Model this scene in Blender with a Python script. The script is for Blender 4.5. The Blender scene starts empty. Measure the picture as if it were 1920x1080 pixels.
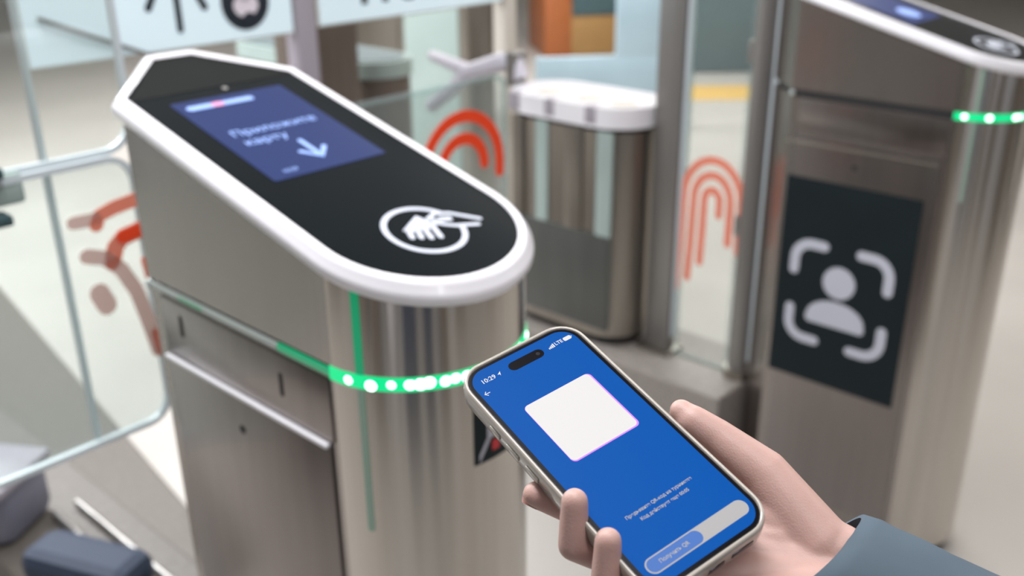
import bpy, bmesh, math, random
from mathutils import Vector, Matrix
random.seed(4)
PI = math.pi
R = math.radians
scene = bpy.context.scene
COL = scene.collection

# ------------------------------------------------------------------ camera
ZR = 1.22                                   # height of the green light ring above the floor
cd = bpy.data.cameras.new('camera')
cam = bpy.data.objects.new('camera', cd)
COL.objects.link(cam)
cam.location = (0, 0, ZR + 0.52216)
cam.rotation_mode = 'QUATERNION'
_rot = Matrix.Rotation(R(90) - 0.398452, 4, 'X') @ Matrix.Rotation(-0.0095854, 4, 'Z')
cam.rotation_quaternion = _rot.to_quaternion()
cd.sensor_width = 36.0
cd.lens = 36.0 * 1859.13 / 1920.0
cd.clip_start = 0.02
cd.dof.use_dof = True
cd.dof.focus_distance = 0.545
cd.dof.aperture_fstop = 6.2
scene.camera = cam

# ------------------------------------------------------------------ world, lights, exposure
world = bpy.data.worlds.new('hall_light')
scene.world = world
world.use_nodes = True
wn = world.node_tree.nodes['Background']
wn.inputs[0].default_value = (0.86, 0.90, 1.0, 1)
wn.inputs[1].default_value = 0.55
scene.view_settings.view_transform = 'Standard'
scene.view_settings.look = 'None'
scene.view_settings.gamma = 1.0
scene.view_settings.exposure = 0.0
scene.view_settings.use_curve_mapping = False


def area(name, loc, size, size_y, power, col=(1, 1, 1), rot=(0, 0, 0)):
    ld = bpy.data.lights.new(name, 'AREA')
    ld.shape = 'RECTANGLE'
    ld.size = size
    ld.size_y = size_y
    ld.energy = power
    ld.color = col
    o = bpy.data.objects.new(name, ld)
    COL.objects.link(o)
    o.location = loc
    o.rotation_euler = rot
    return o


PHI = 0.826468
A = Vector((-math.sin(PHI), math.cos(PHI), 0))      # away along the lanes
B = Vector((math.cos(PHI), math.sin(PHI), 0))       # across the lanes
area('ceiling_light_near', (0.9, -0.3, 3.15), 0.35, 5.0, 48, (1.0, 0.97, 0.96), (0, 0, PHI))
area('ceiling_light_middle', (-1.6, 2.2, 3.15), 0.35, 5.0, 95, (0.97, 0.97, 1.0), (0, 0, PHI))
area('ceiling_light_right', (2.0, 3.4, 3.15), 0.35, 5.0, 90, (1.0, 0.98, 0.96), (0, 0, PHI))
area('ceiling_light_far', (0.0, 7.5, 3.15), 6.0, 1.2, 300, (1.0, 0.98, 0.97))
area('ceiling_light_left', (-3.6, 4.2, 3.15), 3.0, 1.2, 330, (0.96, 0.98, 1.0))


# ------------------------------------------------------------------ materials
def mat(name, col, rough=0.5, metal=0.0, emit=None, estr=0.0, coat=0.0, noise=0.0, nscale=(8, 8, 8), aniso=0.0,
        bump=0.0, spec=0.5, sss=0.0):
    m = bpy.data.materials.new(name)
    m.use_nodes = True
    nt = m.node_tree
    p = nt.nodes['Principled BSDF']
    p.inputs['Base Color'].default_value = (*col, 1)
    p.inputs['Roughness'].default_value = rough
    p.inputs['Metallic'].default_value = metal
    p.inputs['Specular IOR Level'].default_value = spec
    if coat:
        p.inputs['Coat Weight'].default_value = coat
        p.inputs['Coat Roughness'].default_value = 0.05
    if emit:
        p.inputs['Emission Color'].default_value = (*emit, 1)
        p.inputs['Emission Strength'].default_value = estr
    if sss:
        p.inputs['Subsurface Weight'].default_value = sss
        p.inputs['Subsurface Radius'].default_value = (0.012, 0.005, 0.003)
        p.inputs['Subsurface Scale'].default_value = 0.5
    if aniso:
        p.inputs['Anisotropic'].default_value = aniso
        tn = nt.nodes.new('ShaderNodeTangent')
        tn.direction_type = 'RADIAL'
        tn.axis = 'Z'
        nt.links.new(tn.outputs[0], p.inputs['Tangent'])
    if noise or bump:
        tc = nt.nodes.new('ShaderNodeTexCoord')
        mp = nt.nodes.new('ShaderNodeMapping')
        mp.inputs['Scale'].default_value = nscale
        nz = nt.nodes.new('ShaderNodeTexNoise')
        nz.inputs['Scale'].default_value = 1.0
        nz.inputs['Detail'].default_value = 4.0
        nt.links.new(tc.outputs['Object'], mp.inputs[0])
        nt.links.new(mp.outputs[0], nz.inputs['Vector'])
        if noise:
            mx = nt.nodes.new('ShaderNodeMix')
            mx.data_type = 'RGBA'
            mx.inputs[6].default_value = (*[max(0, c * (1 - noise)) for c in col], 1)
            mx.inputs[7].default_value = (*[min(1, c * (1 + noise)) for c in col], 1)
            nt.links.new(nz.outputs['Fac'], mx.inputs[0])
            nt.links.new(mx.outputs[2], p.inputs['Base Color'])
        if bump:
            bp = nt.nodes.new('ShaderNodeBump')
            bp.inputs['Strength'].default_value = bump
            bp.inputs['Distance'].default_value = 0.002
            nt.links.new(nz.outputs['Fac'], bp.inputs['Height'])
            nt.links.new(bp.outputs[0], p.inputs['Normal'])
    return m


def glass_mat(name, tint, gloss=0.08, haze=0.05, hazecol=(0.8, 0.85, 0.85)):
    m = bpy.data.materials.new(name)
    m.use_nodes = True
    nt = m.node_tree
    nt.nodes.clear()
    out = nt.nodes.new('ShaderNodeOutputMaterial')
    tr = nt.nodes.new('ShaderNodeBsdfTransparent')
    tr.inputs[0].default_value = (*tint, 1)
    gl = nt.nodes.new('ShaderNodeBsdfGlossy')
    gl.inputs['Roughness'].default_value = 0.05
    df = nt.nodes.new('ShaderNodeBsdfDiffuse')
    df.inputs[0].default_value = (*hazecol, 1)
    m1 = nt.nodes.new('ShaderNodeMixShader')
    m2 = nt.nodes.new('ShaderNodeMixShader')
    m1.inputs[0].default_value = gloss
    m2.inputs[0].default_value = haze
    nt.links.new(tr.outputs[0], m1.inputs[1])
    nt.links.new(gl.outputs[0], m1.inputs[2])
    nt.links.new(m1.outputs[0], m2.inputs[1])
    nt.links.new(df.outputs[0], m2.inputs[2])
    nt.links.new(m2.outputs[0], out.inputs[0])
    return m


def skin_mat():
    m = mat('skin', (0.52, 0.335, 0.295), rough=0.48, noise=0.12, nscale=(45, 45, 45), bump=0.0, sss=0.25)
    nt = m.node_tree
    p = nt.nodes['Principled BSDF']
    tc = nt.nodes.new('ShaderNodeTexCoord')
    vz = nt.nodes.new('ShaderNodeTexVoronoi')
    vz.inputs['Scale'].default_value = 900
    nz = nt.nodes.new('ShaderNodeTexNoise')
    nz.inputs['Scale'].default_value = 140
    nt.links.new(tc.outputs['Object'], vz.inputs['Vector'])
    nt.links.new(tc.outputs['Object'], nz.inputs['Vector'])
    ad = nt.nodes.new('ShaderNodeMath')
    ad.operation = 'ADD'
    nt.links.new(vz.outputs['Distance'], ad.inputs[0])
    nt.links.new(nz.outputs['Fac'], ad.inputs[1])
    bp = nt.nodes.new('ShaderNodeBump')
    bp.inputs['Strength'].default_value = 0.12
    bp.inputs['Distance'].default_value = 0.0006
    nt.links.new(ad.outputs[0], bp.inputs['Height'])
    nt.links.new(bp.outputs[0], p.inputs['Normal'])
    return m


M = {
    'steel': mat('brushed_steel', (0.35, 0.318, 0.30), 0.27, 1.0, noise=0.10, nscale=(60, 60, 1.5), bump=0.10, aniso=0.6),
    'nose': mat('polished_steel', (0.58, 0.55, 0.51), 0.17, 1.0, noise=0.10, nscale=(90, 90, 1.0), bump=0.02, aniso=0.9),
    'panel_steel': mat('panel_steel', (0.27, 0.242, 0.232), 0.28, 1.0, noise=0.10, nscale=(4, 60, 4), bump=0.08),
    'worn_steel': mat('satin_steel', (0.34, 0.315, 0.28), 0.33, 1.0, noise=0.15, nscale=(30, 30, 1.5), bump=0.1),
    'white': mat('white_plastic', (0.86, 0.85, 0.90), 0.28, coat=0.4, noise=0.02),
    'black': mat('black_glass', (0.004, 0.007, 0.009), 0.22, noise=0.2, spec=0.10),
    'matte_black': mat('black_film', (0.003, 0.004, 0.004), 0.75, spec=0.15, noise=0.2),
    'dark': mat('dark_gap', (0.012, 0.012, 0.013), 0.7, noise=0.2),
    'icon': mat('icon_print', (0.62, 0.66, 0.76), 0.5, noise=0.03),
    'sign_black': mat('sign_black', (0.006, 0.013, 0.016), 0.6, noise=0.2, spec=0.25),
    'sign_icon': mat('sign_icon', (0.52, 0.54, 0.62), 0.6, noise=0.03),
    'display': mat('display_blue', (0.005, 0.008, 0.02), 0.4, emit=(0.028, 0.050, 0.19), estr=0.95, noise=0.05, spec=0.12),
    'display_text': mat('display_text', (0.2, 0.3, 0.5), 0.4, emit=(0.26, 0.38, 0.92), estr=0.85, noise=0.02),
    'display_pink': mat('display_pink', (0.4, 0.2, 0.3), 0.4, emit=(0.75, 0.25, 0.5), estr=0.9, noise=0.02),
    'green': mat('green_light', (0.0, 0.35, 0.15), 0.25, emit=(0.0, 0.72, 0.24), estr=1.0, noise=0.05),
    'green_dim': mat('green_acrylic', (0.02, 0.25, 0.13), 0.2, emit=(0.0, 0.36, 0.15), estr=0.55, noise=0.05),
    'green_pale': mat('pale_green_acrylic', (0.30, 0.38, 0.33), 0.2, emit=(0.06, 0.30, 0.17), estr=0.12, noise=0.05),
    'led': mat('led', (0.6, 0.9, 0.7), 0.3, emit=(0.62, 1.0, 0.78), estr=4.5, noise=0.02),
    'acrylic': mat('clear_acrylic', (0.50, 0.56, 0.54), 0.15, noise=0.05, coat=0.5),
    'floor': mat('stone_floor', (0.44, 0.415, 0.385), 0.32, noise=0.12, nscale=(1.6, 1.6, 1.6)),
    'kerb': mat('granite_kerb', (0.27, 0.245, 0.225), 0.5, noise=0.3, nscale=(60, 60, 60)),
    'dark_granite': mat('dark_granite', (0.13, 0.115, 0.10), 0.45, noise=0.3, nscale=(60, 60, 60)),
    'door_grey': mat('door_grey', (0.075, 0.078, 0.073), 0.35, noise=0.2, nscale=(20, 20, 2)),
    'wall': mat('pale_wall', (0.55, 0.53, 0.50), 0.6, noise=0.08, nscale=(1, 1, 1)),
    'teal': mat('teal_panel', (0.045, 0.085, 0.095), 0.4, noise=0.3, nscale=(2, 2, 2)),
    'ceil': mat('ceiling_paint', (0.7, 0.7, 0.7), 0.7, noise=0.03),
    'lamp': mat('lamp_diffuser', (0.9, 0.9, 0.9), 0.5, emit=(1, 0.98, 0.96), estr=4.0, noise=0.01),
    'glass': glass_mat('clear_glass', (0.90, 0.94, 0.93), 0.05, 0.10, (0.62, 0.70, 0.72)),
    'glass2': glass_mat('faint_glass', (0.95, 0.97, 0.96), 0.04, 0.05, (0.62, 0.66, 0.64)),
    'edge': mat('glass_edge', (0.60, 0.67, 0.71), 0.3, noise=0.05),
    'red': mat('orange_red_film', (0.95, 0.065, 0.010), 0.5, noise=0.06),
    'red_soft': mat('pale_red_film', (0.88, 0.27, 0.18), 0.5, noise=0.08),
    'red_faint': mat('faint_red_film', (0.78, 0.58, 0.52), 0.5, noise=0.08),
    'frost': mat('lightbox_face', (0.66, 0.78, 0.84), 0.4, emit=(0.62, 0.80, 0.88), estr=0.28, noise=0.03, nscale=(2, 2, 2)),
    'sign_ink': mat('navy_black_ink', (0.01, 0.018, 0.03), 0.5, noise=0.1),
    'blob': mat('pinkish_white', (0.78, 0.72, 0.80), 0.5, noise=0.05),
    'lavender': mat('lavender_grey_paint', (0.36, 0.33, 0.38), 0.4, noise=0.1),
    'brown': mat('brown_panel', (0.125, 0.10, 0.082), 0.45, noise=0.3, nscale=(40, 40, 2)),
    'pale_green': mat('pale_green_glass', (0.34, 0.42, 0.40), 0.25, noise=0.15, nscale=(3, 3, 3)),
    'grey_post': mat('grey_post', (0.26, 0.25, 0.24), 0.35, 0.6, noise=0.12, nscale=(30, 30, 1)),
    'orange': mat('orange_laminate', (0.32, 0.10, 0.03), 0.4, noise=0.15),
    'ochre': mat('ochre_laminate', (0.30, 0.17, 0.06), 0.4, noise=0.15),
    'yellow': mat('yellow_tactile', (0.60, 0.38, 0.10), 0.5, noise=0.12),
    'pale_blue': mat('pale_blue_panel', (0.40, 0.54, 0.62), 0.25, noise=0.12, nscale=(4, 4, 4)),
    'bracket': mat('lavender_white_bracket', (0.62, 0.60, 0.68), 0.3, noise=0.05),
    'cream': mat('cream_plastic', (0.62, 0.58, 0.52), 0.5, noise=0.05),
    'navy': mat('navy_cloth', (0.03, 0.045, 0.08), 0.7, noise=0.2),
    'bluegrey': mat('blue_grey_paint', (0.20, 0.20, 0.26), 0.5, noise=0.12),
    'case': mat('phone_case', (0.40, 0.37, 0.33), 0.22, 0.1, coat=0.6, noise=0.05),
    'frame': mat('phone_frame', (0.03, 0.03, 0.035), 0.2, 0.7, noise=0.1),
    'bezel': mat('phone_bezel', (0.004, 0.004, 0.006), 0.2, spec=0.1, noise=0.1),
    'screen': mat('phone_screen', (0.0, 0.008, 0.03), 0.4, emit=(0.0, 0.090, 0.42), estr=1.0, noise=0.03, spec=0.04),
    'ui_white': mat('screen_white', (0.1, 0.1, 0.1), 0.5, emit=(0.76, 0.74, 0.73), estr=0.92, noise=0.01, spec=0.2),
    'ui_grey': mat('screen_grey_text', (0.1, 0.1, 0.1), 0.5, emit=(0.42, 0.40, 0.38), estr=0.8, noise=0.01, spec=0.2),
    'ui_pill': mat('screen_pale_button', (0.1, 0.1, 0.1), 0.5, emit=(0.36, 0.35, 0.35), estr=0.95, noise=0.01, spec=0.2),
    'ui_blue': mat('screen_button_blue', (0.02, 0.05, 0.15), 0.5, emit=(0.035, 0.12, 0.38), estr=0.9, noise=0.02, spec=0.2),
    'ui_violet': mat('screen_violet', (0.2, 0.05, 0.3), 0.5, emit=(0.50, 0.22, 0.88), estr=0.9, noise=0.02, spec=0.2),
    'sleeve': mat('blue_grey_cloth', (0.085, 0.115, 0.145), 0.85, noise=0.10, nscale=(30, 30, 30), bump=0.3, spec=0.2),
    'nail': mat('fingernail', (0.74, 0.50, 0.46), 0.25, coat=0.4, noise=0.03),
    'sticker_red': mat('sticker_red', (0.55, 0.03, 0.04), 0.5, noise=0.05),
    'sticker_grey': mat('sticker_grey', (0.42, 0.42, 0.47), 0.5, noise=0.1),
}
M['skin'] = skin_mat()
for k_ in ('nose', 'steel'):
    M[k_].node_tree.nodes['Principled BSDF'].inputs['Anisotropic Rotation'].default_value = 0.25


# ------------------------------------------------------------------ helpers
def link(name, me, m, parent=None, smooth=None):
    o = bpy.data.objects.new(name, me)
    COL.objects.link(o)
    me.materials.append(m)
    if smooth is not None:
        for p in me.polygons:
            p.use_smooth = True
        me.set_sharp_from_angle(angle=R(smooth))
    if parent:
        o.parent = parent
    return o


def from_bm(name, bm, m, parent=None, smooth=None):
    me = bpy.data.meshes.new(name)
    bmesh.ops.recalc_face_normals(bm, faces=bm.faces)
    bm.to_mesh(me)
    bm.free()
    return link(name, me, m, parent, smooth)


def tag(o, label, cat, group=None, kind=None):
    o['label'] = label
    o['category'] = cat
    if group:
        o['group'] = group
    if kind:
        o['kind'] = kind
    return o


def thing(name, label, cat, loc=(0, 0, 0), rz=0.0, group=None):
    o = bpy.data.objects.new(name, None)
    COL.objects.link(o)
    o.location = loc
    o.rotation_euler = (0, 0, rz)
    o.empty_display_size = 0.05
    return tag(o, label, cat, group)


def box_bm(lo, hi, bev=0.0, seg=2):
    bm = bmesh.new()
    bmesh.ops.create_cube(bm, size=1)
    for v in bm.verts:
        v.co = Vector([lo[i] + (v.co[i] + 0.5) * (hi[i] - lo[i]) for i in range(3)])
    if bev:
        bmesh.ops.bevel(bm, geom=list(bm.edges), offset=bev, segments=seg, affect='EDGES', profile=0.5)
    return bm


def box(name, lo, hi, m, parent=None, bev=0.0):
    return from_bm(name, box_bm(lo, hi, bev), m, parent, 35 if bev else None)


def prism(poly, z0, z1):
    """closed footprint polygon, z0 / z1 numbers or functions of (x, y)"""
    f0 = z0 if callable(z0) else (lambda x, y: z0)
    f1 = z1 if callable(z1) else (lambda x, y: z1)
    bm = bmesh.new()
    lo = [bm.verts.new((x, y, f0(x, y))) for x, y in poly]
    hi = [bm.verts.new((x, y, f1(x, y))) for x, y in poly]
    n = len(poly)
    for i in range(n):
        j = (i + 1) % n
        bm.faces.new((lo[i], lo[j], hi[j], hi[i]))
    bm.faces.new(lo[::-1])
    bm.faces.new(hi)
    return bm


def band(outer, inner, z0, z1):
    """ring between two matching outlines"""
    f0 = z0 if callable(z0) else (lambda x, y: z0)
    f1 = z1 if callable(z1) else (lambda x, y: z1)
    bm = bmesh.new()
    n = len(outer)
    V = [[bm.verts.new((x, y, f(x, y))) for x, y in pl] for pl, f in ((outer, f0), (outer, f1), (inner, f1), (inner, f0))]
    for i in range(n):
        j = (i + 1) % n
        for k in range(4):
            a, b = V[k], V[(k + 1) % 4]
            bm.faces.new((a[i], a[j], b[j], b[i]))
    return bm


def loops(rings, closed_ends=True):
    bm = bmesh.new()
    V = [[bm.verts.new(p) for p in r] for r in rings]
    n = len(rings[0])
    for a, b in zip(V[:-1], V[1:]):
        for i in range(n):
            j = (i + 1) % n
            bm.faces.new((a[i], a[j], b[j], b[i]))
    if closed_ends:
        bm.faces.new(V[0][::-1])
        bm.faces.new(V[-1])
    return bm


def fr(o, ex, ey):
    """plane frame: origin + two unit axes -> matrix whose z is the normal"""
    ex = Vector(ex).normalized()
    ey = Vector(ey).normalized()
    n = ex.cross(ey).normalized()
    m = Matrix((ex, ey, n)).transposed().to_4x4()
    m.translation = Vector(o)
    return m


def flat(polys, h, mx):
    """thin raised shapes (list of outlines) on a plane"""
    bm = bmesh.new()
    for poly in polys:
        lo = [bm.verts.new(mx @ Vector((x, y, 0))) for x, y in poly]
        hi = [bm.verts.new(mx @ Vector((x, y, h))) for x, y in poly]
        n = len(poly)
        for i in range(n):
            j = (i + 1) % n
            bm.faces.new((lo[i], lo[j], hi[j], hi[i]))
        bm.faces.new(lo[::-1])
        bm.faces.new(hi)
    return bm


def stroke(pts, w, caps=True, closed=False):
    """polyline with width -> one outline polygon with round ends"""
    P = [Vector(p) for p in pts]
    n = len(P)
    L, Rr = [], []
    for i, p in enumerate(P):
        a = P[(i - 1) % n] if (i > 0 or closed) else P[i]
        c = P[(i + 1) % n] if (i < n - 1 or closed) else P[i]
        d = (c - a).normalized()
        nn = Vector((-d.y, d.x))
        L.append(p + nn * w / 2)
        Rr.append(p - nn * w / 2)
    if closed:
        return L, Rr
    out = list(L)
    if caps:
        d = (P[-1] - P[-2]).normalized()
        a0 = math.atan2(d.y, d.x)
        for k in range(1, 6):
            a = a0 + PI / 2 - PI * k / 6
            out.append(P[-1] + Vector((math.cos(a), math.sin(a))) * w / 2)
    out += Rr[::-1]
    if caps:
        d = (P[0] - P[1]).normalized()
        a0 = math.atan2(d.y, d.x)
        for k in range(1, 6):
            a = a0 + PI / 2 - PI * k / 6
            out.append(P[0] + Vector((math.cos(a), math.sin(a))) * w / 2)
    return [(v.x, v.y) for v in out]


def annulus(cx, cy, r, w, a0=0.0, a1=360.0, n=40, rx=1.0, ry=1.0):
    """arc stroke as a list of quads"""
    out = []
    for k in range(n):
        q = []
        for a, rr in ((k, r + w / 2), (k + 1, r + w / 2), (k + 1, r - w / 2), (k, r - w / 2)):
            t = R(a0 + (a1 - a0) * a / n)
            q.append((cx + rr * rx * math.cos(t), cy + rr * ry * math.sin(t)))
        out.append(q)
    return out


def disc(cx, cy, r, n=28, rx=1.0, ry=1.0):
    return [(cx + r * rx * math.cos(2 * PI * k / n), cy + r * ry * math.sin(2 * PI * k / n)) for k in range(n)]


def rrect(x0, y0, x1, y1, r, n=6):
    out = []
    for cx, cy, a in ((x1 - r, y1 - r, 0), (x0 + r, y1 - r, 90), (x0 + r, y0 + r, 180), (x1 - r, y0 + r, 270)):
        for k in range(n + 1):
            t = R(a + 90 * k / n)
            out.append((cx + r * math.cos(t), cy + r * math.sin(t)))
    return out


def text(name, s, size, m, mx, parent, align='CENTER', h=0.00015, sx=1.0, bold=0.0):
    cu = bpy.data.curves.new(name, 'FONT')
    cu.body = s
    cu.size = size
    cu.align_x = align
    cu.align_y = 'CENTER'
    cu.extrude = h / 2
    cu.offset = bold
    cu.resolution_u = 3
    tmp = bpy.data.objects.new('tmp', cu)
    COL.objects.link(tmp)
    bpy.context.view_layer.update()
    me = bpy.data.meshes.new_from_object(tmp.evaluated_get(bpy.context.evaluated_depsgraph_get()))
    bpy.data.objects.remove(tmp)
    me.transform(mx @ Matrix.Diagonal((sx, 1, 1, 1)))
    me.materials.clear()
    me.name = name
    return link(name, me, m, parent)


def sphere_bm(c, r, u=14, v=10, sc=(1, 1, 1)):
    bm = bmesh.new()
    bmesh.ops.create_uvsphere(bm, u_segments=u, v_segments=v, radius=r)
    for q in bm.verts:
        q.co = Vector((q.co.x * sc[0], q.co.y * sc[1], q.co.z * sc[2])) + Vector(c)
    return bm


def tube_bm(pts, radii, n=14, caps=True):
    P = [Vector(p) for p in pts]
    if not hasattr(radii, '__len__'):
        radii = [radii] * len(P)
    rings = []
    up = None
    for i, p in enumerate(P):
        d = (P[min(i + 1, len(P) - 1)] - P[max(i - 1, 0)]).normalized()
        if up is None:
            up = d.orthogonal().normalized()
        up = (up - d * up.dot(d)).normalized()
        s = d.cross(up)
        rings.append([p + (up * math.cos(2 * PI * k / n) + s * math.sin(2 * PI * k / n)) * radii[i] for k in range(n)])
    return loops(rings, caps)


def copy_tree(o, parent=None):
    c = o.copy()
    COL.objects.link(c)
    if parent:
        c.parent = parent
    for ch in list(o.children):
        copy_tree(ch, c)
    return c


# ------------------------------------------------------------------ the hall
def struct(o):
    o['kind'] = 'structure'
    return o


struct(box('floor', (-9, -6, -0.06), (10, 15.5, 0.0), M['floor']))
struct(box('wall_back', (-9, 15.5, -0.06), (10, 15.7, 3.4), M['wall']))
struct(box('wall_left', (-9.2, -6, -0.06), (-9, 15.7, 3.4), M['wall']))
struct(box('wall_right', (10, -6, -0.06), (10.2, 15.7, 3.4), M['wall']))
struct(box('ceiling', (-9.2, -6.0, 3.3), (10.2, 15.7, 3.4), M['ceil']))
for k, (x, y, r_, m_) in enumerate(((0.0, -1.10, 0.22, 'navy'), (0.66, -0.95, 0.13, 'navy'), (0.36, -2.4, 0.2, 'white'), (1.30, -0.9, 0.16, 'brown'), (1.75, -1.6, 0.28, 'white'), (2.5, -0.9, 0.26, 'brown'), (-0.75, -1.4, 0.16, 'white'), (-1.3, -1.0, 0.2, 'brown'),
                                    (-2.2, -1.2, 0.30, 'brown'), (3.7, 0.9, 0.28, 'brown'), (4.4, 2.6, 0.28, 'wall'), (-3.6, 0.2, 0.3, 'brown'), (5.2, 4.4, 0.3, 'brown'))):  # unseen columns, added so the polished noses reflect dark and pale upright stripes
    c_ = thing('reflection_column', 'unseen square column added behind the viewer to stripe the steel reflections', 'column', (x, y, 0), 0.15 * k, 'added reflection columns out of view')
    box('shaft', (-r_, -r_, 0.0), (r_, r_, 3.3), M[m_], c_, 0.02)
    box('base', (-r_ - 0.03, -r_ - 0.03, 0.0), (r_ + 0.03, r_ + 0.03, 0.12), M['dark'], c_, 0.01)
# ------------------------------------------------------------------ turnstile
W2 = 0.135
EN = 0.94
LT = 0.4045
ZB, SL = 0.1240, 0.2650                       # cabinet top: height over the ring at the nose axis, slope


def top_z(off=0.0):
    return lambda x, y: ZR + ZB + SL * y + off


def outline(grow=0.0, n=32):
    """footprint, counter clockwise seen from above starting at the back right corner; x across, y away"""
    w = W2 + grow
    pts = []
    pts.append((0.034 + grow * 0.5, 0.508 + grow))
    pts.append((-0.034 - grow * 0.5, 0.508 + grow))
    pts.append((-w, LT + grow * 0.3))
    for k in range(n + 1):
        a = PI * k / n
        pts.append((-w * math.cos(a), -(EN * W2 + grow) * math.sin(a)))
    pts.append((w, LT + grow * 0.3))
    return pts


def nose_pt(adeg, grow=0.0):
    a = R(adeg)
    return (-(W2 + grow) * math.cos(a), -(EN * W2 + grow) * math.sin(a))


def nose_strip(a0, a1, z0, z1, grow, inner, n=24):
    f0 = z0 if callable(z0) else (lambda x, y: z0)
    f1 = z1 if callable(z1) else (lambda x, y: z1)
    rings = []
    for k in range(n + 1):
        a = a0 + (a1 - a0) * k / n
        xo, yo = nose_pt(a, grow)
        xi, yi = nose_pt(a, inner)
        rings.append([(xo, yo, f0(xo, yo)), (xo, yo, f1(xo, yo)), (xi, yi, f1(xi, yi)), (xi, yi, f0(xi, yi))])
    return loops(rings)


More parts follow.
